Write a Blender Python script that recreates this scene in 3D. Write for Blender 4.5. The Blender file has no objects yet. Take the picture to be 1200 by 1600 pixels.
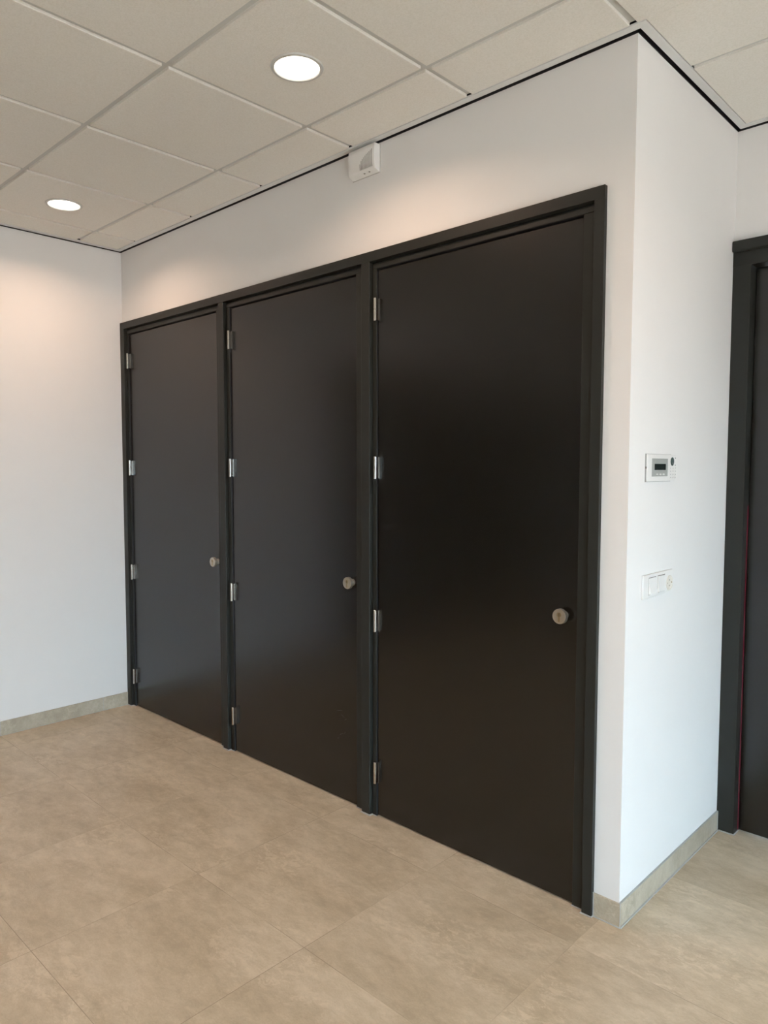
import bpy, bmesh, math, random
from mathutils import Matrix, Vector

random.seed(4)
S = bpy.context.scene
COL = S.collection
PI = math.pi

# ------------------------------------------------------------------ camera
CAM = dict(f=1138.13, x=4.25833, y=-2.19180, z=1.48783, yaw=-0.765163, pitch=-0.062183, roll=0.00026, sx=-13.2, sy=2.6)


def make_camera():
    cy, sy = math.cos(CAM['yaw']), math.sin(CAM['yaw'])
    cp, sp = math.cos(CAM['pitch']), math.sin(CAM['pitch'])
    fwd = Vector((sy * cp, cy * cp, sp))
    right = Vector((cy, -sy, 0))
    up = right.cross(fwd)
    c, s = math.cos(CAM['roll']), math.sin(CAM['roll'])
    r2, u2 = c * right + s * up, -s * right + c * up
    m = Matrix((r2, u2, -fwd)).transposed().to_4x4()
    m.translation = Vector((CAM['x'], CAM['y'], CAM['z']))
    cam = bpy.data.cameras.new('camera')
    o = bpy.data.objects.new('camera', cam)
    COL.objects.link(o)
    o.matrix_world = m
    cam.sensor_fit = 'VERTICAL'
    cam.sensor_height = 32.0
    cam.sensor_width = 24.0
    cam.lens = CAM['f'] / 1600.0 * 32.0
    cam.shift_x = -CAM['sx'] / 1600.0
    cam.shift_y = CAM['sy'] / 1600.0
    cam.clip_start = 0.02
    S.camera = o


make_camera()

# ------------------------------------------------------------------ light and exposure
SKY = (9.1, 12.7, 15.9)          # radiance of the overcast sky
GROUND = (6.4, 5.8, 5.7)         # radiance of the pale paving outside
LAMP_POWER = 6.0
LAMP_COLOR = (1.0, 0.671, 0.472)
LAMP_SPREAD = math.radians(150)
S.view_settings.view_transform = 'Standard'
S.view_settings.look = 'None'
S.view_settings.gamma = 1.0
S.view_settings.use_curve_mapping = False
S.view_settings.exposure = 0.0

world = bpy.data.worlds.new('overcast_sky')
S.world = world
world.use_nodes = True
wnt = world.node_tree
bg = wnt.nodes['Background']
wtc = wnt.nodes.new('ShaderNodeTexCoord')
wsep = wnt.nodes.new('ShaderNodeSeparateXYZ')
wnt.links.new(wtc.outputs['Generated'], wsep.inputs[0])
wmr = wnt.nodes.new('ShaderNodeMapRange')
wmr.inputs['From Min'].default_value = -0.02
wmr.inputs['From Max'].default_value = 0.02
wnt.links.new(wsep.outputs[2], wmr.inputs['Value'])
wmix = wnt.nodes.new('ShaderNodeMix')
wmix.data_type = 'RGBA'
wmix.inputs[6].default_value = (*GROUND, 1)
wmix.inputs[7].default_value = (*SKY, 1)
wnt.links.new(wmr.outputs[0], wmix.inputs[0])
wnt.links.new(wmix.outputs[2], bg.inputs['Color'])
bg.inputs['Strength'].default_value = 1.0


# ------------------------------------------------------------------ materials
def new_mat(name):
    m = bpy.data.materials.new(name)
    m.use_nodes = True
    nt = m.node_tree
    return m, nt, nt.nodes['Principled BSDF']


def node(nt, kind, **kw):
    n = nt.nodes.new(kind)
    for k, v in kw.items():
        setattr(n, k, v)
    return n


def mathn(nt, op, a, b=None):
    n = nt.nodes.new('ShaderNodeMath')
    n.operation = op
    for i, v in enumerate((a, b)):
        if v is None:
            continue
        if isinstance(v, (int, float)):
            n.inputs[i].default_value = v
        else:
            nt.links.new(v, n.inputs[i])
    return n.outputs[0]


def mixc(nt, fac, a, b):
    n = nt.nodes.new('ShaderNodeMix')
    n.data_type = 'RGBA'
    for sock, v in ((n.inputs[0], fac), (n.inputs[6], a), (n.inputs[7], b)):
        if isinstance(v, (int, float)):
            sock.default_value = v
        elif isinstance(v, tuple):
            sock.default_value = (*v, 1)
        else:
            nt.links.new(v, sock)
    return n.outputs[2]


def ramp(nt, fac, stops):
    n = nt.nodes.new('ShaderNodeValToRGB')
    e = n.color_ramp.elements
    while len(e) < len(stops):
        e.new(0.5)
    for el, (p, c) in zip(e, stops):
        el.position = p
        el.color = (*c, 1) if len(c) == 3 else c
    nt.links.new(fac, n.inputs[0])
    return n.outputs[0]


def noise(nt, vec, scale, detail=3.0, rough=0.55, dist=0.0):
    n = nt.nodes.new('ShaderNodeTexNoise')
    n.inputs['Scale'].default_value = scale
    n.inputs['Detail'].default_value = detail
    n.inputs['Roughness'].default_value = rough
    n.inputs['Distortion'].default_value = dist
    if vec is not None:
        nt.links.new(vec, n.inputs['Vector'])
    return n.outputs['Fac']


def bump(nt, b, height, strength, dist=0.002):
    n = nt.nodes.new('ShaderNodeBump')
    n.inputs['Strength'].default_value = strength
    n.inputs['Distance'].default_value = dist
    nt.links.new(height, n.inputs['Height'])
    nt.links.new(n.outputs[0], b.inputs['Normal'])


def flat(name, col, rough=0.5, metal=0.0, var=0.06, scale=40, bmp=0.0, spec=0.5):
    m, nt, b = new_mat(name)
    tc = node(nt, 'ShaderNodeTexCoord').outputs['Object']
    f = noise(nt, tc, scale)
    lo = tuple(c * (1 - var) for c in col)
    hi = tuple(min(1, c * (1 + var)) for c in col)
    nt.links.new(mixc(nt, f, lo, hi), b.inputs['Base Color'])
    b.inputs['Roughness'].default_value = rough
    b.inputs['Metallic'].default_value = metal
    b.inputs['Specular IOR Level'].default_value = spec
    if bmp:
        bump(nt, b, noise(nt, tc, scale * 6, 2), bmp, 0.001)
    return m


TILE, TX, TY = 0.5949, 0.2104, -0.7753


def stone(name, lo, mid, hi, grout, joints=True):
    """large-format beige stone-look porcelain"""
    m, nt, b = new_mat(name)
    tc = node(nt, 'ShaderNodeTexCoord').outputs['Object']
    sep = node(nt, 'ShaderNodeSeparateXYZ')
    nt.links.new(tc, sep.inputs[0])
    u = mathn(nt, 'DIVIDE', mathn(nt, 'SUBTRACT', sep.outputs[0], TX), TILE)
    v = mathn(nt, 'DIVIDE', mathn(nt, 'SUBTRACT', sep.outputs[1], TY), TILE)
    iu, iv = mathn(nt, 'FLOOR', u), mathn(nt, 'FLOOR', v)
    fu, fv = mathn(nt, 'FRACT', u), mathn(nt, 'FRACT', v)
    cid = node(nt, 'ShaderNodeCombineXYZ')
    nt.links.new(iu, cid.inputs[0])
    nt.links.new(iv, cid.inputs[1])
    wn = node(nt, 'ShaderNodeTexWhiteNoise')
    wn.noise_dimensions = '3D'
    nt.links.new(cid.outputs[0], wn.inputs['Vector'])
    off = node(nt, 'ShaderNodeVectorMath', operation='SCALE')
    nt.links.new(wn.outputs['Color'], off.inputs[0])
    off.inputs['Scale'].default_value = 20.0 if joints else 0.0
    vec = node(nt, 'ShaderNodeVectorMath', operation='ADD')
    nt.links.new(tc, vec.inputs[0])
    nt.links.new(off.outputs[0], vec.inputs[1])
    st = node(nt, 'ShaderNodeMapping')
    st.inputs['Rotation'].default_value = (0, 0, 0.35)
    st.inputs['Scale'].default_value = (0.75, 1.35, 1.0)
    nt.links.new(vec.outputs[0], st.inputs['Vector'])
    p = st.outputs[0]
    cloud = noise(nt, p, 3.4, 6.0, 0.62, 0.5)
    fine = noise(nt, p, 17.0, 7.0, 0.72, 0.25)
    grain = noise(nt, p, 170.0, 3.0, 0.65)
    f = mathn(nt, 'ADD', mathn(nt, 'MULTIPLY', cloud, 0.44), mathn(nt, 'MULTIPLY', fine, 0.42))
    f = mathn(nt, 'ADD', f, mathn(nt, 'MULTIPLY', grain, 0.14))
    col = ramp(nt, f, [(0.39, lo), (0.5, mid), (0.61, hi)])
    # pale flecks gathered in patches
    st2 = node(nt, 'ShaderNodeMapping')
    st2.inputs['Rotation'].default_value = (0, 0, -0.25)
    st2.inputs['Scale'].default_value = (0.8, 1.3, 1.0)
    nt.links.new(vec.outputs[0], st2.inputs['Vector'])
    vn = noise(nt, st2.outputs[0], 30.0, 9.0, 0.74, 0.5)
    vein = ramp(nt, vn, [(0.50, (0, 0, 0)), (0.57, (1, 1, 1))])
    pat = ramp(nt, noise(nt, p, 2.6, 3.0, 0.6), [(0.50, (0, 0, 0)), (0.62, (1, 1, 1))])
    vf = mathn(nt, 'MULTIPLY', mathn(nt, 'MULTIPLY', vein, pat), 0.42)
    col = mixc(nt, vf, col, tuple(min(1, c * 1.16) for c in hi))
    # faint darker worn patches
    dn = ramp(nt, noise(nt, p, 6.0, 7.0, 0.7, 0.4), [(0.56, (0, 0, 0)), (0.68, (1, 1, 1))])
    col = mixc(nt, mathn(nt, 'MULTIPLY', dn, 0.5), col, tuple(c * 0.86 for c in lo))
    # slight tone shift per tile
    tone = mathn(nt, 'ADD', mathn(nt, 'MULTIPLY', wn.outputs['Value'], 0.07), 0.965)
    vs = node(nt, 'ShaderNodeVectorMath', operation='SCALE')
    nt.links.new(col, vs.inputs[0])
    nt.links.new(tone, vs.inputs['Scale'])
    col = vs.outputs[0]
    h = mathn(nt, 'MULTIPLY', fine, 0.2)
    if joints:
        w = 0.0021 / TILE / 2
        eu = mathn(nt, 'MINIMUM', fu, mathn(nt, 'SUBTRACT', 1.0, fu))
        ev = mathn(nt, 'MINIMUM', fv, mathn(nt, 'SUBTRACT', 1.0, fv))
        j = mathn(nt, 'LESS_THAN', mathn(nt, 'MINIMUM', eu, ev), w)
        gcol = mixc(nt, ramp(nt, noise(nt, tc, 4.0, 3.0), [(0.42, (0, 0, 0)), (0.62, (1, 1, 1))]), grout, mid)
        col = mixc(nt, j, col, gcol)
        h = mathn(nt, 'SUBTRACT', h, j)
    nt.links.new(col, b.inputs['Base Color'])
    b.inputs['Roughness'].default_value = 0.46
    b.inputs['Specular IOR Level'].default_value = 0.4
    bump(nt, b, h, 0.25, 0.001)
    return m


M = {}
M['wall'] = flat('white_wall_paint', (0.80, 0.785, 0.77), 0.75, var=0.012, scale=8, bmp=0.05)
M['white_edge'] = flat('white_coated_metal', (0.74, 0.745, 0.735), 0.45, var=0.02)
M['bar'] = flat('pale_grey_coated_metal', (0.60, 0.60, 0.575), 0.5, var=0.02)
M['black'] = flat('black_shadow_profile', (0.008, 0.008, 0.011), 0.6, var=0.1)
M['frame'] = flat('anthracite_frame_lacquer', (0.0225, 0.0238, 0.0208), 0.46, var=0.06, scale=15, spec=0.28)
M['leaf'] = flat('dark_brown_black_door_lacquer', (0.0058, 0.0051, 0.0040), 0.255, var=0.05, scale=6, spec=0.66)
M['steel'] = flat('satin_steel', (0.46, 0.435, 0.40), 0.27, metal=1.0, var=0.04, scale=30)
M['nickel'] = flat('satin_nickel', (0.52, 0.475, 0.41), 0.40, metal=1.0, var=0.10, scale=350)
M['brass'] = flat('dull_brass', (0.42, 0.34, 0.22), 0.35, metal=1.0)
M['hole'] = flat('dark_slot', (0.01, 0.009, 0.008), 0.7)
M['plastic'] = flat('white_plastic', (0.80, 0.79, 0.77), 0.38, var=0.015)
M['plastic_warm'] = flat('slightly_yellowed_white_plastic', (0.76, 0.72, 0.65), 0.4, var=0.02)
M['plate_grey'] = flat('shaded_grey_plastic', (0.50, 0.48, 0.45), 0.45, var=0.02)
M['grey'] = flat('silver_grey_plastic', (0.36, 0.37, 0.35), 0.4, var=0.03)
M['lcd'] = flat('dark_display_glass', (0.006, 0.012, 0.012), 0.12)
M['green'] = flat('dark_green_rubber', (0.05, 0.085, 0.08), 0.45)
M['print'] = flat('grey_print', (0.22, 0.24, 0.25), 0.6)
M['slot'] = flat('grille_shadow_grey', (0.18, 0.165, 0.145), 0.7)
M['red'] = flat('dark_red_rubber_seal', (0.20, 0.008, 0.028), 0.5)
M['caulk'] = flat('pale_grey_sealant', (0.42, 0.42, 0.41), 0.6, var=0.10, scale=60)
M['corner'] = flat('brushed_aluminium_edge', (0.62, 0.64, 0.66), 0.35, metal=0.7)
M['floor'] = stone('beige_stone_floor_tile', (0.43, 0.345, 0.241), (0.525, 0.432, 0.312), (0.625, 0.525, 0.395), (0.30, 0.235, 0.17))
M['skirt'] = stone('beige_stone_skirting_tile', (0.38, 0.32, 0.238), (0.45, 0.39, 0.30), (0.52, 0.46, 0.365), (0.3, 0.25, 0.2), joints=False)


def ceiling_mat():
    m, nt, b = new_mat('mineral_fibre_ceiling_tile')
    tc = node(nt, 'ShaderNodeTexCoord').outputs['Object']
    f = noise(nt, tc, 170, 3, 0.7)
    col = ramp(nt, f, [(0.3, (0.80, 0.775, 0.71)), (0.6, (0.87, 0.845, 0.79)), (0.8, (0.87, 0.845, 0.79))])
    nt.links.new(col, b.inputs['Base Color'])
    b.inputs['Roughness'].default_value = 0.9
    b.inputs['Specular IOR Level'].default_value = 0.15
    bump(nt, b, noise(nt, tc, 240, 3, 0.7), 0.35, 0.002)
    return m


M['ceiling'] = ceiling_mat()


def emit_mat(name, col, strength):
    m, nt, b = new_mat(name)
    b.inputs['Base Color'].default_value = (0.9, 0.9, 0.88, 1)
    b.inputs['Emission Color'].default_value = (*col, 1)
    b.inputs['Emission Strength'].default_value = strength
    return m


M['diffuser'] = emit_mat('lit_downlight_diffuser', (1.0, 0.90, 0.76), 4.0)


def glass_mat():
    m, nt, b = new_mat('clear_window_glass')
    b.inputs['Base Color'].default_value = (0.95, 1.0, 0.98, 1)
    b.inputs['Roughness'].default_value = 0.0
    b.inputs['IOR'].default_value = 1.1
    b.inputs['Transmission Weight'].default_value = 1.0
    return m


M['glass'] = glass_mat()


# ------------------------------------------------------------------ mesh helpers
def box(bm, x0, x1, y0, y1, z0, z1, bev=0.0, seg=2):
    vs = [bm.verts.new((x, y, z)) for z in (z0, z1) for y in (y0, y1) for x in (x0, x1)]
    F = [(0, 2, 3, 1), (4, 5, 7, 6), (0, 1, 5, 4), (2, 6, 7, 3), (0, 4, 6, 2), (1, 3, 7, 5)]
    fs = [bm.faces.new([vs[i] for i in f]) for f in F]
    if bev:
        es = list({e for f in fs for e in f.edges})
        bmesh.ops.bevel(bm, geom=es, offset=bev, segments=seg, affect='EDGES', profile=0.5)


def lathe(bm, prof, axis='z', origin=(0, 0, 0), n=40, cap0=True, cap1=True):
    """prof: list of (radius, height) along the axis"""
    def pt(r, h, a):
        c, s = r * math.cos(a), r * math.sin(a)
        p = {'z': (c, s, h), 'y': (c, h, s), 'x': (h, c, s)}[axis]
        return tuple(p[i] + origin[i] for i in range(3))
    rings = [[bm.verts.new(pt(r, h, 2 * PI * k / n)) for k in range(n)] for r, h in prof]
    for a, b in zip(rings, rings[1:]):
        for k in range(n):
            bm.faces.new((a[k], a[(k + 1) % n], b[(k + 1) % n], b[k]))
    if cap0:
        bm.faces.new(rings[0])
    if cap1:
        bm.faces.new(list(reversed(rings[-1])))
    bmesh.ops.recalc_face_normals(bm, faces=bm.faces[:])


def prism(bm, pts, axis, a0, a1, bev=0.0):
    """pts: polygon in the other two axes, extruded along axis from a0 to a1"""
    def mk(p, a):
        return {'x': (a, p[0], p[1]), 'y': (p[0], a, p[1]), 'z': (p[0], p[1], a)}[axis]
    A = [bm.verts.new(mk(p, a0)) for p in pts]
    B = [bm.verts.new(mk(p, a1)) for p in pts]
    n = len(pts)
    fs = [bm.faces.new(A), bm.faces.new(list(reversed(B)))]
    for k in range(n):
        fs.append(bm.faces.new((A[k], B[k], B[(k + 1) % n], A[(k + 1) % n])))
    if bev:
        es = list({e for f in fs for e in f.edges})
        bmesh.ops.bevel(bm, geom=es, offset=bev, segments=2, affect='EDGES', profile=0.5)
    bmesh.ops.recalc_face_normals(bm, faces=bm.faces[:])


def obj(name, bm, mat, parent=None, smooth=False):
    me = bpy.data.meshes.new(name)
    bmesh.ops.recalc_face_normals(bm, faces=bm.faces[:])
    bm.to_mesh(me)
    bm.free()
    me.materials.append(mat)
    if smooth:
        for p in me.polygons:
            p.use_smooth = True
        try:
            me.set_sharp_from_angle(angle=math.radians(35))
        except Exception:
            pass
    o = bpy.data.objects.new(name, me)
    COL.objects.link(o)
    if parent:
        o.parent = parent
    return o


def boxobj(name, mat, boxes, parent=None, bev=0.0):
    bm = bmesh.new()
    for b in boxes:
        box(bm, *b, bev=bev)
    return obj(name, bm, mat, parent)


def empty(name, loc):
    o = bpy.data.objects.new(name, None)
    o.location = loc
    o.empty_display_size = 0.05
    COL.objects.link(o)
    return o


def tag(o, label, cat, group=None, kind=None):
    o['label'] = label
    o['category'] = cat
    if group:
        o['group'] = group
    if kind:
        o['kind'] = kind
    return o


def struct(o, label, cat, group=None):
    return tag(o, label, cat, group, 'structure')


# ------------------------------------------------------------------ the room
L, D, H = 3.2500, 0.899, 2.802          # outer corner, depth of the return, ceiling face
WT = 2.797                              # painted walls stop here, below the black shadow gap
XR, YB = 6.8, -6.4                      # glazed right side and rear wall
TOPZ = 2.95

struct(boxobj('floor', M['floor'], [(-0.2, XR + 0.2, YB - 0.2, D + 0.2, -0.12, 0)]),
       'beige stone-look floor of large square tiles', 'floor')

FX = 3.1608                              # right edge of the triple frame
FZ = 2.372                              # top of the triple frame
struct(boxobj('wall_front', M['wall'],
              [(0, L, 0.0, 0.10, FZ, TOPZ), (FX, L, 0.0, 0.10, 0, FZ)]),
       'white wall around the row of three dark doors', 'wall')
struct(boxobj('wall_return', M['wall'], [(L - 0.10, L, 0.10, D, 0, TOPZ)]),
       'short bright white wall carrying the keypad and the switches', 'wall')
DX0, DX1, DZ = 3.2500, 4.39, 2.372
struct(boxobj('wall_far', M['wall'],
              [(-0.12, DX0, D, D + 0.14, 0, TOPZ), (DX0, DX1, D, D + 0.14, DZ - 0.002, TOPZ), (DX1, XR, D, D + 0.14, 0, TOPZ)]),
       'white wall around the dark door beyond the corner', 'wall')
LD0, LD1 = -1.72, -6.2                  # span of the added dark panels along the left wall (outside the frame)
struct(boxobj('wall_left', M['wall'],
              [(-0.12, 0, LD0, D, 0, TOPZ), (-0.12, 0, LD1, LD0, 2.38, TOPZ), (-0.12, 0, YB, LD1, 0, TOPZ)]),
       'white wall meeting the first dark door at its hinge side', 'wall')
struct(boxobj('wall_rear', M['wall'], [(-0.12, XR + 0.12, YB - 0.12, YB, 0, TOPZ)]),
       'white wall behind the camera', 'wall')
WIN = [(-4.4, -2.55), (-2.35, -0.5)]
WZ0, WZ1 = 0.02, 2.30
struct(boxobj('wall_right', M['wall'],
              [(XR, XR + 0.14, YB, D + 0.14, WZ1, TOPZ), (XR, XR + 0.14, YB, D + 0.14, 0, WZ0),
               (XR, XR + 0.14, YB, WIN[0][0], WZ0, WZ1), (XR, XR + 0.14, WIN[0][1], WIN[1][0], WZ0, WZ1),
               (XR, XR + 0.14, WIN[1][1], D + 0.14, WZ0, WZ1)]),
       'white window wall out of view', 'wall')
for n, (a, b) in enumerate(WIN, 1):
    fr = [(XR + 0.03, XR + 0.10, a, b, WZ0, WZ0 + 0.07), (XR + 0.03, XR + 0.10, a, b, WZ1 - 0.07, WZ1)]
    for yy in (a, (a + b) / 2 - 0.035, b - 0.07):
        fr.append((XR + 0.03, XR + 0.10, yy, yy + 0.07, WZ0 + 0.07, WZ1 - 0.07))
    w = boxobj('window_%d' % n, M['frame'], fr)
    struct(w, 'tall dark framed window on the daylight side', 'window')
    boxobj('pane', M['glass'], [(XR + 0.06, XR + 0.072, a + 0.07, (a + b) / 2 - 0.035, WZ0 + 0.07, WZ1 - 0.07),
                                (XR + 0.06, XR + 0.072, (a + b) / 2 + 0.035, b - 0.07, WZ0 + 0.07, WZ1 - 0.07)], w)
    # daylight portal in the opening
    li = bpy.data.lights.new('window_portal', 'AREA')
    li.shape = 'RECTANGLE'
    li.size = WZ1 - WZ0
    li.size_y = b - a
    li.cycles.is_portal = True
    lo = bpy.data.objects.new('window_portal', li)
    lo.location = (XR + 0.02, (a + b) / 2, (WZ0 + WZ1) / 2)
    lo.rotation_euler = (0, math.radians(90), 0)
    COL.objects.link(lo)

# unseen dark door shape added on the left wall to darken the doors' reflections
dd = boxobj('door_5', M['leaf'], [(-0.07, -0.03, LD1 + 0.05, (LD0 + LD1) / 2 - 0.002, 0.005, 2.33),
                                  (-0.07, -0.03, (LD0 + LD1) / 2 + 0.002, LD0 - 0.05, 0.005, 2.33)])
struct(dd, 'dark door-like panels added out of view to darken the reflections', 'door')
boxobj('door_frame', M['frame'], [(-0.12, 0.012, LD0 - 0.05, LD0, 0, 2.38), (-0.12, 0.012, LD1, LD1 + 0.05, 0, 2.38),
                                  (-0.12, 0.012, LD1, LD0, 2.33, 2.38)], dd)  # edging of the added unseen panels

# ------------------------------------------------------------------ ceiling: tegular tiles in an exposed grid
GX, GY, GP, GAP = 0.2544, -0.2820, 0.6, 0.0120
EDGE = 0.040                             # inner edge of the perimeter angle


def ceiling():
    bm = bmesh.new()
    x_lines = [GX + GP * k for k in range(-1, 12)]
    y_lines = [GY + GP * k for k in range(-11, 3)]
    e = EDGE + 0.0018

    def tile(x0, x1, y0, y1):
        if x1 - x0 < 0.02 or y1 - y0 < 0.02:
            return
        box(bm, x0, x1, y0, y1, H, H + 0.016, bev=0.0012, seg=1)
    for xa, xb in zip(x_lines, x_lines[1:]):
        for ya, yb in zip(y_lines, y_lines[1:]):
            x0, x1, y0, y1 = xa + GAP, xb - GAP, ya + GAP, yb - GAP
            x0, x1, y0, y1 = max(x0, e), min(x1, XR - e), max(y0, YB + e), min(y1, D - e)
            if x0 > x1 or y0 > y1:
                continue
            if y0 >= -e and x1 <= L + e:
                continue                                   # above the cupboards
            if y1 > -e and x0 < L + e:
                if x1 <= L + e:
                    tile(x0, x1, y0, -e)
                else:                                      # around the outer corner
                    if y0 < -e:
                        tile(x0, x1, y0, -e)
                    tile(L + e, x1, max(y0, -e), y1)
                continue
            tile(x0, x1, y0, y1)
    o = obj('ceiling', bm, M['ceiling'])
    # backing board over everything
    g = bmesh.new()
    hw = 0.0145
    zb = H + 0.0095
    for x in x_lines:
        if e < x < XR - e:
            box(g, x - hw, x + hw, YB + e, (-e if x < L + e else D - e), zb, zb + 0.03)
    for y in y_lines:
        if YB < y < D - e:
            box(g, (e if y < -e else L + e), XR - e, y - hw, y + hw, zb + 0.0004, zb + 0.03)
    obj('suspension_grid', g, M['bar'], o)
    boxobj('ceiling_deck', M['ceiling'], [(-0.2, XR + 0.2, YB - 0.2, D + 0.2, TOPZ, TOPZ + 0.1)], o)
    struct(o, 'suspended ceiling of pale square mineral tiles in a grid', 'ceiling')


ceiling()


def perimeter(i0, i1):
    """boxes of a band running along every wall, between i0 and i1 from the wall; returns plan rectangles"""
    return [(i0, L + i0, -i1, -i0), (L + i0, L + i1, -i1, D - i0), (L + i1, XR - i0, D - i1, D - i0),
            (i0, i1, YB + i0, -i1), (XR - i1, XR - i0, YB + i0, D - i1), (i1, XR - i1, YB + i0, YB + i1)]


t1 = boxobj('trim_1', M['white_edge'], [(a, b, c, d, H - 0.002, H + 0.004) for a, b, c, d in perimeter(0.0125, EDGE)])
struct(t1, 'white metal edge strip around the ceiling', 'trim')
blk = [(0, L + 0.002, -0.002, 0.001, WT, 2.86), (L - 0.001, L + 0.002, -0.002, D, WT, 2.86), (L, XR, D - 0.002, D + 0.001, WT, 2.86),
       (-0.001, 0.002, YB, 0, WT, 2.86), (0, XR, YB - 0.001, YB + 0.002, WT, 2.86), (XR - 0.002, XR + 0.001, YB, D, WT, 2.86)]
blk += [(a, b, c, d, H + 0.004, H + 0.030) for a, b, c, d in perimeter(0.0125, 0.0145)]
blk += [(a, b, c, d, H + 0.030, H + 0.033) for a, b, c, d in perimeter(0.0, 0.0145)]
t2 = boxobj('trim_2', M['black'], blk)
struct(t2, 'black shadow gap between the walls and the ceiling edge', 'trim')

# ------------------------------------------------------------------ triple door frame
FP = -0.017                              # the frame's face stands this far out of the wall
JL, JR = 0.047, 3.1255                    # inner edges of the outer jambs
M1, M2 = (1.047, 1.093), (2.086, 2.134)  # mullions
HZ = 2.332                               # underside of the head
STEPS = [(0.0700, 1.0060), (1.1245, 2.0400), (2.1590, 3.0815)]   # inner edges of the stepped frame
LEAVES = [(0.0722, 1.0040), (1.1267, 2.0380), (2.1612, 3.0797)]
HINGE_X = (0.0850, 1.1385, 2.1690)
LY = 0.007                               # the leaves sit this far behind the step
LZ = 2.2955                              # top of the leaves
OPEN = [(JL, M1[0]), (M1[1], M2[0]), (M2[1], JR)]


def door_frame():
    root = empty('trim_3', (0, 0, 0))
    struct(root, 'anthracite frame holding the three dark doors', 'door frame')
    b = 0.0009
    boxobj('head', M['frame'], [(0.0, FX, FP, 0.09, HZ, FZ)], root, b)
    boxobj('jamb', M['frame'], [(0.0, JL, FP, 0.09, 0.0, HZ)], root, b)
    boxobj('jamb', M['frame'], [(JR, FX, FP, 0.09, 0.0, HZ)], root, b)
    boxobj('mullion', M['frame'], [(M1[0], M1[1], FP, 0.09, 0.0, HZ)], root, 0.0022)
    boxobj('mullion', M['frame'], [(M2[0], M2[1], FP, 0.09, 0.0, HZ)], root, 0.0022)
    top = LZ + 0.0070
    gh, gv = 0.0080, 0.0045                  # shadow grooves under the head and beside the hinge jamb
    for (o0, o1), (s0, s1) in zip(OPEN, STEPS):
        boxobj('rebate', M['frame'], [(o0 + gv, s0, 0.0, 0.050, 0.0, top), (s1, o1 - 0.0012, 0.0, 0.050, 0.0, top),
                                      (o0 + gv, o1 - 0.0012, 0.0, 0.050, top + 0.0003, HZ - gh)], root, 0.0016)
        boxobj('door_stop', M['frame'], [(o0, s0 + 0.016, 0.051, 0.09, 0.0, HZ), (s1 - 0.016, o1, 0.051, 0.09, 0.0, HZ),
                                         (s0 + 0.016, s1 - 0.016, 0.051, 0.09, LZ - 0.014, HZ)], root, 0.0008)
        boxobj('gasket_and_groove_shade', M['black'], [(s0 - 0.001, s0 + 0.0006, 0.0022, 0.046, 0.004, top - 0.001), (s0, s1, 0.0022, 0.046, top - 0.0008, top + 0.001),
                                      (o0 - 0.0005, o0 + gv + 0.0005, 0.010, 0.048, 0.004, HZ), (o0 + gv, o1, 0.010, 0.048, HZ - gh - 0.0005, HZ + 0.0005)], root)  # strips in the grooves are black to paint in recess shade; others are seals
    return root


frame = door_frame()
# pale sealant beads where the frame meets the floor
cb = [(0.0, JL + 0.004, FP - 0.004, 0.0, 0.0005, 0.004), (JR - 0.004, FX + 0.003, FP - 0.004, 0.0, 0.0005, 0.004)]
for m in (M1, M2):
    cb.append((m[0] - 0.003, m[1] + 0.006, FP - 0.005, -0.0005, 0.0005, 0.005))
for (o0, o1), (s0, s1) in zip(OPEN, STEPS):
    cb.append((o0, s0 + 0.002, -0.003, 0.0008, 0.0005, 0.0035))
    cb.append((s1 - 0.002, o1, -0.003, 0.0008, 0.0005, 0.0035))
boxobj('sealant_bead', M['caulk'], cb, frame, 0.001)


# ------------------------------------------------------------------ doors with hinges and knobs
HINGE_Z = (2.137, 1.490, 0.848, 0.194)


def hinge(parent, lx, z):
    """knuckles in front of the rebate, a thin plate on the leaf"""
    cx, cyy, r, h = lx - 0.0085, -0.0105, 0.0068, 0.0465
    bm = bmesh.new()
    lathe(bm, [(r - 0.001, z - h), (r, z - h + 0.001), (r, z - 0.0022), (r - 0.0008, z - 0.0014), (r - 0.0008, z + 0.0014),
               (r, z + 0.0022), (r, z + h - 0.001), (r - 0.001, z + h)], 'z', (cx, cyy, 0), 28)
    k = obj('hinge', bm, M['steel'], parent, True)
    boxobj('hinge_plate', M['steel'], [(lx + 0.0002, lx + 0.0034, 0.0005, LY + 0.001, z - h + 0.002, z + h - 0.002)], k, 0.0004)
    boxobj('hinge_tongue', M['steel'], [(cx - 0.002, lx - 0.0045, -0.0055, 0.012, z - h + 0.004, z + h - 0.004)], k)
    return k


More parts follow.
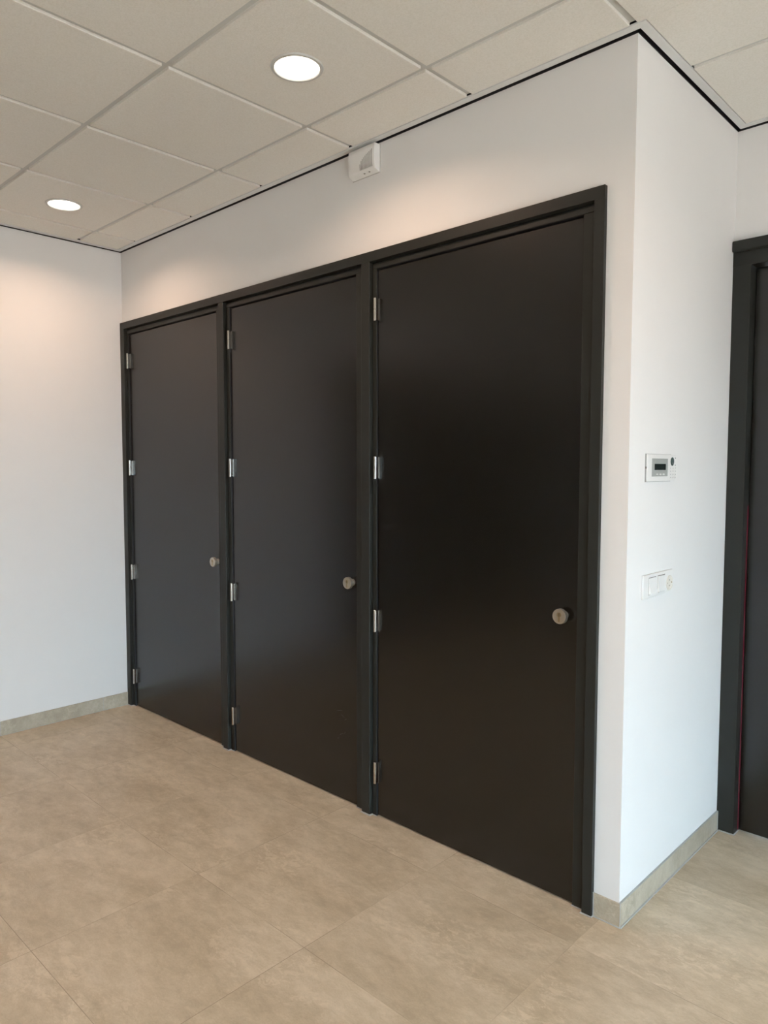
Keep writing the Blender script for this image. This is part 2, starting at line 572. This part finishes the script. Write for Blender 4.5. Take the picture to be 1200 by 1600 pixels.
def knob(parent, x, z):
    y0 = LY
    bm = bmesh.new()
    lathe(bm, [(0.0150, y0), (0.0150, y0 - 0.0030), (0.0118, y0 - 0.0040), (0.0105, y0 - 0.0060), (0.0105, y0 - 0.0170),
               (0.0165, y0 - 0.0190), (0.0240, y0 - 0.0205), (0.0256, y0 - 0.0225), (0.0256, y0 - 0.0340), (0.0248, y0 - 0.0362), (0.0235, y0 - 0.0368),
               (0.0212, y0 - 0.0365), (0.0204, y0 - 0.0358)], 'y', (x, 0, z), 48)
    k = obj('knob', bm, M['nickel'], parent, True)
    # profile cylinder let into the knob's face: round plug over a narrow web
    yf = y0 - 0.0358
    bm = bmesh.new()
    pts = []
    for i in range(25):
        a = -PI / 2 + 0.45 + (2 * PI - 0.9) * i / 24
        pts.append((x + 0.0085 * math.cos(a), z + 0.006 + 0.0085 * math.sin(a)))
    pts += [(x - 0.0036, z - 0.016), (x - 0.002, z - 0.0182), (x + 0.002, z - 0.0182), (x + 0.0036, z - 0.016)]
    prism(bm, pts, 'y', yf - 0.0016, yf + 0.002, 0.0003)
    c = obj('lock_cylinder', bm, M['brass'], k)
    boxobj('keyhole', M['hole'], [(x - 0.0008, x + 0.0008, yf - 0.0019, yf - 0.001, z + 0.0005, z + 0.0115)], k)
    return k


DOOR_LABELS = [
    'dark flush door beside the white left wall, greyish sheen',
    'dark flush door between the two other flush doors',
    'dark flush door nearest the white outer wall corner and its keypad',
]
KNOB_X = (0.986, 2.010, 3.032)
for n, ((l0, l1), kx, hx) in enumerate(zip(LEAVES, KNOB_X, HINGE_X), 1):
    d = boxobj('door_%d' % n, M['leaf'], [(l0, l1, LY, LY + 0.040, 0.006, LZ)], None, 0.0012)
    struct(d, DOOR_LABELS[n - 1], 'door', 'flush doors in the shared frame')
    for hz in HINGE_Z:
        hinge(d, hx, hz)
    knob(d, kx, 0.993)

# scuff marks on the middle door's lower right, faint pale scratches
bm = bmesh.new()
for (x, z, a, ln) in [(1.925, 0.405, 0.2, .03), (1.945, 0.385, -.5, .022), (1.962, 0.372, 0.6, .018), (1.935, 0.30, 0.5, .024), (1.957, 0.31, .9, .016), (1.915, 0.277, .7, .012)]:
    c, s = math.cos(a), math.sin(a)
    w = 0.0007
    vs = [bm.verts.new((x + c * u * ln / 2 - s * v * w, LY - 0.00015, z + s * u * ln / 2 + c * v * w)) for u, v in ((-1, -1), (1, -1), (1, 1), (-1, 1))]
    bm.faces.new(vs)
obj('scratch_marks', bm, flat('pale_scratch', (0.07, 0.065, 0.058), 0.6), bpy.data.objects['door_2'])

# ------------------------------------------------------------------ door beyond the corner
JX = 3.317


def far_door():
    root = empty('trim_4', (0, 0, 0))
    struct(root, 'dark frame with a projecting head around the door beyond the corner', 'door frame')
    b = 0.0006
    boxobj('head_cap', M['frame'], [(DX0 + 0.001, DX1 + 0.004, D - 0.032, D + 0.05, 2.330, DZ)], root, 0.004)
    boxobj('head', M['frame'], [(DX0, DX1, D - 0.013, D + 0.12, 2.276, 2.334)], root, b)
    boxobj('jamb', M['frame'], [(DX0 + 0.0005, JX, D - 0.013, D + 0.12, 0.0, 2.276)], root, b)
    boxobj('jamb', M['frame'], [(DX1 - 0.064, DX1, D - 0.013, D + 0.12, 0.0, 2.276)], root, b)
    boxobj('sealant_bead', M['caulk'], [(DX0 + 0.01, JX + 0.004, D - 0.018, D - 0.011, 0.0005, 0.005), (JX, JX + 0.004, D - 0.016, D + 0.04, 0.0005, 0.005)], root, 0.001)
    x1 = DX1 - 0.064
    dr = boxobj('door_4', M['leaf'], [(JX + 0.003, x1 - 0.003, D + 0.043, D + 0.083, 0.006, 2.272)], None, 0.001)
    struct(dr, 'dark door beyond the corner, cut off by the picture edge', 'door')
    boxobj('seal', M['red'], [(JX + 0.0001, JX + 0.0014, D + 0.036, D + 0.042, 0.006, 1.34)], dr)
    boxobj('backing_stop', M['frame'], [(JX, JX + 0.016, D + 0.084, D + 0.12, 0.0, 2.276), (x1 - 0.016, x1, D + 0.084, D + 0.12, 0.0, 2.276)], root)
    kx = x1 - 0.07
    bm = bmesh.new()
    lathe(bm, [(0.024, D + 0.043), (0.024, D + 0.035), (0.011, D + 0.033), (0.011, D - 0.008)], 'y', (kx, 0, 1.02), 28)
    box(bm, kx - 0.12, kx + 0.011, D - 0.018, D - 0.004, 1.011, 1.029, 0.004)
    obj('handle', bm, M['nickel'], dr, True)


far_door()

# ------------------------------------------------------------------ skirting tiles
BH, BT = 0.081, 0.0060
YJ = -0.1776


def skirting(name, runs, label):
    o = boxobj(name, M['skirt'], runs, None, 0.0006)
    struct(o, label, 'baseboard')
    return o


g = 0.0012
sl = skirting('baseboard_left', [(0, BT, YJ + g, -0.0172, 0.002, BH)] + [
    (0, BT, max(YJ - TILE * (k + 1) + g, LD0 + 0.0), YJ - TILE * k - g, 0.002, BH) for k in range(3)] + [(0, BT, LD0 + 0.001, YJ - TILE * 3 - g, 0.002, BH)],
    'beige tile skirting along the white wall beside the first door')
boxobj('joint', M['caulk'], [(0.001, BT - 0.0006, LD0 + 0.001, -0.018, 0.0, BH - 0.001)], sl)
sf = skirting('baseboard_front', [(FX + 0.0025, L + BT - 0.0012, -BT, 0, 0.002, BH)], 'short beige tile skirting between the last door and the outer corner')
boxobj('sealant_bead', M['caulk'], [(FX - 0.0005, FX + 0.0025, -BT - 0.0012, 0, 0.0005, BH + 0.002), (FX, L + BT, -BT - 0.003, -BT + 0.002, 0.0004, 0.004)], sf, 0.0008)
sr = skirting('baseboard_return', [(L, L + BT, -BT + 0.0012, 0.4125 - g, 0.002, BH), (L, L + BT, 0.4125 + g, D - 0.0135, 0.002, BH)],
              'beige tile skirting below the keypad wall')
boxobj('sealant_bead', M['caulk'], [(L + BT - 0.002, L + BT + 0.0045, -BT, D - 0.018, 0.0004, 0.005), (L + 0.001, L + BT - 0.0008, 0.410, 0.415, 0.001, BH - 0.001),
                                    (L + BT - 0.0015, L + BT + 0.0015, D - 0.0165, D - 0.0135, 0.001, BH)], sr, 0.0008)
boxobj('top_edge', M['grey'], [(L + 0.0002, L + BT + 0.0006, -BT - 0.0006, D - 0.014, BH, BH + 0.0016)], sr)
boxobj('corner_strip', M['corner'], [(L + BT - 0.0016, L + BT + 0.0008, -BT - 0.0008, -BT + 0.0016, 0.001, BH + 0.0012)], sr, 0.0004)

# ------------------------------------------------------------------ downlights
def downlight(x, y, label, group):
    root = empty('downlight', (x, y, H))
    tag(root, label, 'ceiling light', group)
    bm = bmesh.new()
    lathe(bm, [(0.0745, 0.004), (0.0738, -0.002), (0.0755, -0.0050), (0.0800, -0.0056), (0.0850, -0.0040), (0.0872, -0.0008), (0.0874, 0.0006)], 'z', (0, 0, 0), 64, False, False)
    obj('bezel', bm, M['bar'], root, True)
    bm = bmesh.new()
    lathe(bm, [(0.0742, -0.0002), (0.070, -0.0010), (0.045, -0.0018), (0.001, -0.0022)], 'z', (0, 0, 0), 64, False, True)
    obj('diffuser', bm, M['diffuser'], root, True)
    li = bpy.data.lights.new('downlight_glow', 'AREA')
    li.shape = 'DISK'
    li.size = 0.142
    li.energy = LAMP_POWER
    li.color = LAMP_COLOR
    li.spread = LAMP_SPREAD
    lo = bpy.data.objects.new('downlight_glow', li)
    lo.location = (0, 0, -0.0042)
    COL.objects.link(lo)
    lo.parent = root


GRP = 'round ceiling downlights'
for k, (x, y) in enumerate([(0.5544, -0.582), (2.3544, -0.582), (4.1544, -0.582), (5.9544, -0.582),
                            (0.5544, -2.382), (2.3544, -2.382), (4.1544, -2.382), (5.9544, -2.382), (2.3544, -4.182), (5.3544, -4.182)]):
    lab = ['round lit ceiling downlight above the first door, close to the left wall',
           'round lit ceiling downlight nearest the white alarm siren, larger in view'][k] if k < 2 else 'round lit ceiling downlight out of view'
    downlight(x, y, lab, GRP)


# ------------------------------------------------------------------ alarm siren under the ceiling edge
def siren():
    x0, x1, z0, z1, d = 2.027, 2.180, 2.682, 2.789, 0.037
    root = empty('alarm_siren', ((x0 + x1) / 2, 0, z0))
    tag(root, 'white plastic alarm siren high on the wall under the ceiling edge', 'alarm siren')
    inv = Matrix.Translation((-(x0 + x1) / 2, 0, -z0))
    # cover: gently bowed front, bevelled lower edge, sloped left side
    bm = bmesh.new()
    prof = [(0.0, z0), (-0.006, z0), (-0.031, z0 + 0.0085), (-0.0345, z0 + 0.013), (-0.0375, z0 + 0.035), (-0.0385, z0 + 0.06), (-0.0375, z0 + 0.085), (-0.0355, z1 - 0.003), (-0.033, z1), (0.0, z1)]
    xs = [(x0, 0.30), (x0 + 0.0025, 0.86), (x0 + 0.007, 1.0), (x1 - 0.004, 1.0), (x1 - 0.0012, 0.975), (x1, 0.93)]
    rings = [[bm.verts.new((x, y * k - 0.0001, z)) for y, z in prof] for x, k in xs]
    n = len(prof)
    for a, b in zip(rings, rings[1:]):
        for i in range(n):
            bm.faces.new((a[i], a[(i + 1) % n], b[(i + 1) % n], b[i]))
    bm.faces.new(rings[0])
    bm.faces.new(list(reversed(rings[-1])))
    bm.transform(inv)
    obj('cover', bm, M['plastic'], root, True)
    bm = bmesh.new()
    box(bm, x0 - 0.002, x1 + 0.0022, -0.004, -0.0001, z0 - 0.002, z1 + 0.001, 0.0008)
    bm.transform(inv)
    obj('back_plate', bm, M['plate_grey'], root)  # plate coloured grey to stand in for the shadow line around the box
    # sound slots, taller towards the right
    bm = bmesh.new()
    N = 10
    for i in range(N):
        t = i / (N - 1)
        x = 2.1005 + t * 0.0665
        top = z0 + 0.040 + 0.044 * (t ** 0.62)
        bot = z0 + 0.0165
        m = 8
        A = []
        for j in range(m + 1):
            z = bot + (top - bot) * j / m
            y = -0.0386 + 0.0009 * ((z - (z0 + 0.06)) / 0.026) ** 2 - 0.00025
            A.append((bm.verts.new((x - 0.0011, y, z)), bm.verts.new((x + 0.0011, y, z)), bm.verts.new((x - 0.0013, y + 0.003, z)), bm.verts.new((x + 0.0013, y + 0.003, z))))
        for p, q in zip(A, A[1:]):
            bm.faces.new((p[0], p[1], q[1], q[0]))
            bm.faces.new((p[1], p[3], q[3], q[1]))
            bm.faces.new((p[0], q[0], q[2], p[2]))
    bm.transform(inv)
    obj('grille', bm, M['slot'], root)
    # two small catches on the sloped lower edge
    for x, w in ((2.113, 0.007), (2.141, 0.0065)):
        bm = bmesh.new()
        box(bm, x - w / 2, x + w / 2, -0.0265, -0.020, z0 + 0.0035, z0 + 0.0052, 0.0004)
        bm.transform(inv)
        obj('catch', bm, M['slot'], root)


siren()


# ------------------------------------------------------------------ alarm keypad on the return wall
def keypad():
    F = 0.0085
    root = empty('alarm_keypad', (L, 0.24, 1.444))
    tag(root, 'white alarm keypad with dark display on the short bright wall', 'alarm keypad')
    root_inv = Matrix.Translation((-L, -0.24, -1.444))

    def part(name, bm, mat, smooth=False, par=root):
        bm.transform(root_inv)
        return obj(name, bm, mat, par, smooth)
    bm = bmesh.new()
    box(bm, L + 0.0006, L + F, 0.1195, 0.3005, 1.445, 1.5345, 0.0022)
    body = part('body', bm, M['plastic'])
    bm = bmesh.new()
    box(bm, L + 0.0001, L + 0.0045, 0.1175, 0.3150, 1.4435, 1.5355, 0.0008)
    part('back_plate', bm, M['grey'])
    bm = bmesh.new()
    pts = [(0.2925, 1.4455), (0.345, 1.4455), (0.355, 1.449), (0.3615, 1.459), (0.3645, 1.475), (0.3650, 1.4905), (0.3640, 1.506), (0.3605, 1.521), (0.354, 1.5305), (0.344, 1.5338), (0.2925, 1.5338)]
    prism(bm, pts, 'x', L + 0.0003, L + F - 0.0008, 0.0018)
    kp = part('key_panel', bm, M['plastic'])
    bm = bmesh.new()
    box(bm, L + F - 0.001, L + F + 0.0006, 0.1515, 0.2790, 1.4612, 1.5203, 0.0005)
    face = part('display_bezel', bm, M['grey'])
    bm = bmesh.new()
    box(bm, L + F, L + F + 0.0010, 0.1715, 0.2620, 1.4824, 1.5028, 0.0003)
    part('display', bm, M['lcd'])

    def button(name, y, z, ry, rz, mat, h=0.0016, x0=F):
        bm = bmesh.new()
        n = 24
        prof = [(1.0, 0.0), (1.0, h * 0.5), (0.8, h * 0.9), (0.3, h)]
        rings = [[bm.verts.new((L + x0 + hh, y + ry * r * math.cos(2 * PI * k / n), z + rz * r * math.sin(2 * PI * k / n))) for k in range(n)] for r, hh in prof]
        for a, b in zip(rings, rings[1:]):
            for k in range(n):
                bm.faces.new((a[k], a[(k + 1) % n], b[(k + 1) % n], b[k]))
        bm.faces.new(rings[-1])
        return part(name, bm, mat, True)
    for y in (0.1933, 0.2190, 0.2450):
        button('soft_button', y, 1.4682, 0.0088, 0.0024, M['plastic'], 0.0022)
    K = F - 0.0010
    button('navigation_pad', 0.3192, 1.5113, 0.0150, 0.0147, M['green'], 0.0016, K)
    button('navigation_key', 0.3195, 1.5052, 0.0040, 0.0030, M['print'], 0.0024, K)
    for z in (1.5231, 1.4985):
        button('function_key', 0.3454, z, 0.0032, 0.0022, M['print'], 0.001, K)
    for z in (1.4884, 1.4778, 1.4672, 1.4566):
        for y in (0.3025, 0.3240, 0.3455):
            button('number_key', y, z, 0.0074, 0.0038, M['plastic'], 0.0016, K)
            button('key_print', y, z, 0.0022, 0.0013, M['print'], 0.0021, K)
    bm = bmesh.new()
    box(bm, L + 0.001, L + 0.0055, 0.1172, 0.1200, 1.4870, 1.4935)
    part('side_catch', bm, M['slot'])


keypad()


# ------------------------------------------------------------------ switch and socket plate
def switch_plate():
    root = empty('switch_plate', (L, 0.23, 1.058))
    tag(root, 'white wall plate with two rocker switches and a socket below the keypad', 'light switch')
    inv = Matrix.Translation((-L, -0.23, -1.058))

    def part(name, bm, mat, smooth=False):
        bm.transform(inv)
        return obj(name, bm, mat, root, smooth)
    bm = bmesh.new()
    box(bm, L + 0.0001, L + 0.008, 0.1105, 0.3480, 1.0585, 1.1380, 0.0022)
    part('cover_plate', bm, M['plastic'])
    X = L + 0.008
    for (y0, y1, tilt) in ((0.1500, 0.2055, 1), (0.2215, 0.2790, -1)):
        # recess rim then the tilted rocker
        bm = bmesh.new()
        box(bm, X - 0.001, X + 0.0005, y0 - 0.002, y1 + 0.002, 1.0690, 1.1280, 0.0002)
        part('rocker_surround', bm, M['plate_grey'])
        za, zb = 1.0710, 1.1260
        lo, hi = (0.0085, 0.0006) if tilt > 0 else (0.0065, 0.0022)
        bm = bmesh.new()
        P = [(X, za), (X + lo, za + 0.0015), (X + (lo + hi) / 2 - 0.0004, (za + zb) / 2), (X + hi, zb - 0.001), (X, zb)]
        A = [bm.verts.new((p[0], y0, p[1])) for p in P]
        B = [bm.verts.new((p[0], y1, p[1])) for p in P]
        n = len(P)
        bm.faces.new(A)
        bm.faces.new(list(reversed(B)))
        for k in range(n):
            bm.faces.new((A[k], B[k], B[(k + 1) % n], A[(k + 1) % n]))
        part('rocker', bm, M['plastic'])
        bm = bmesh.new()
        box(bm, X + 0.0003, X + 0.0011, y0 + 0.001, y1 - 0.001, zb - 0.0002, zb + 0.0014)
        part('rocker_gap', bm, M['slot'])
    # earthed socket: raised rim, sunken well with two pin holes and earth clips
    bm = bmesh.new()
    cy, cz = 0.3180, 1.0930
    lathe(bm, [(0.0262, 0.0), (0.0262, 0.0022), (0.0250, 0.0030), (0.0215, 0.0030), (0.0205, 0.0016), (0.0200, 0.0008)], 'x', (X, cy, cz), 40, False, True)
    part('socket', bm, M['plastic_warm'], True)
    for dz in (-0.0095, 0.0095):
        bm = bmesh.new()
        lathe(bm, [(0.0022, 0.0006), (0.0022, 0.0014), (0.001, 0.0015)], 'x', (X, cy, cz + dz), 14)
        part('pin_hole', bm, M['slot'])
    for dy in (-0.018, 0.018):
        bm = bmesh.new()
        box(bm, X + 0.0006, X + 0.0026, cy + dy - 0.0016, cy + dy + 0.0016, cz - 0.003, cz + 0.003, 0.0004)
        part('earth_clip', bm, M['brass'])


switch_plate()
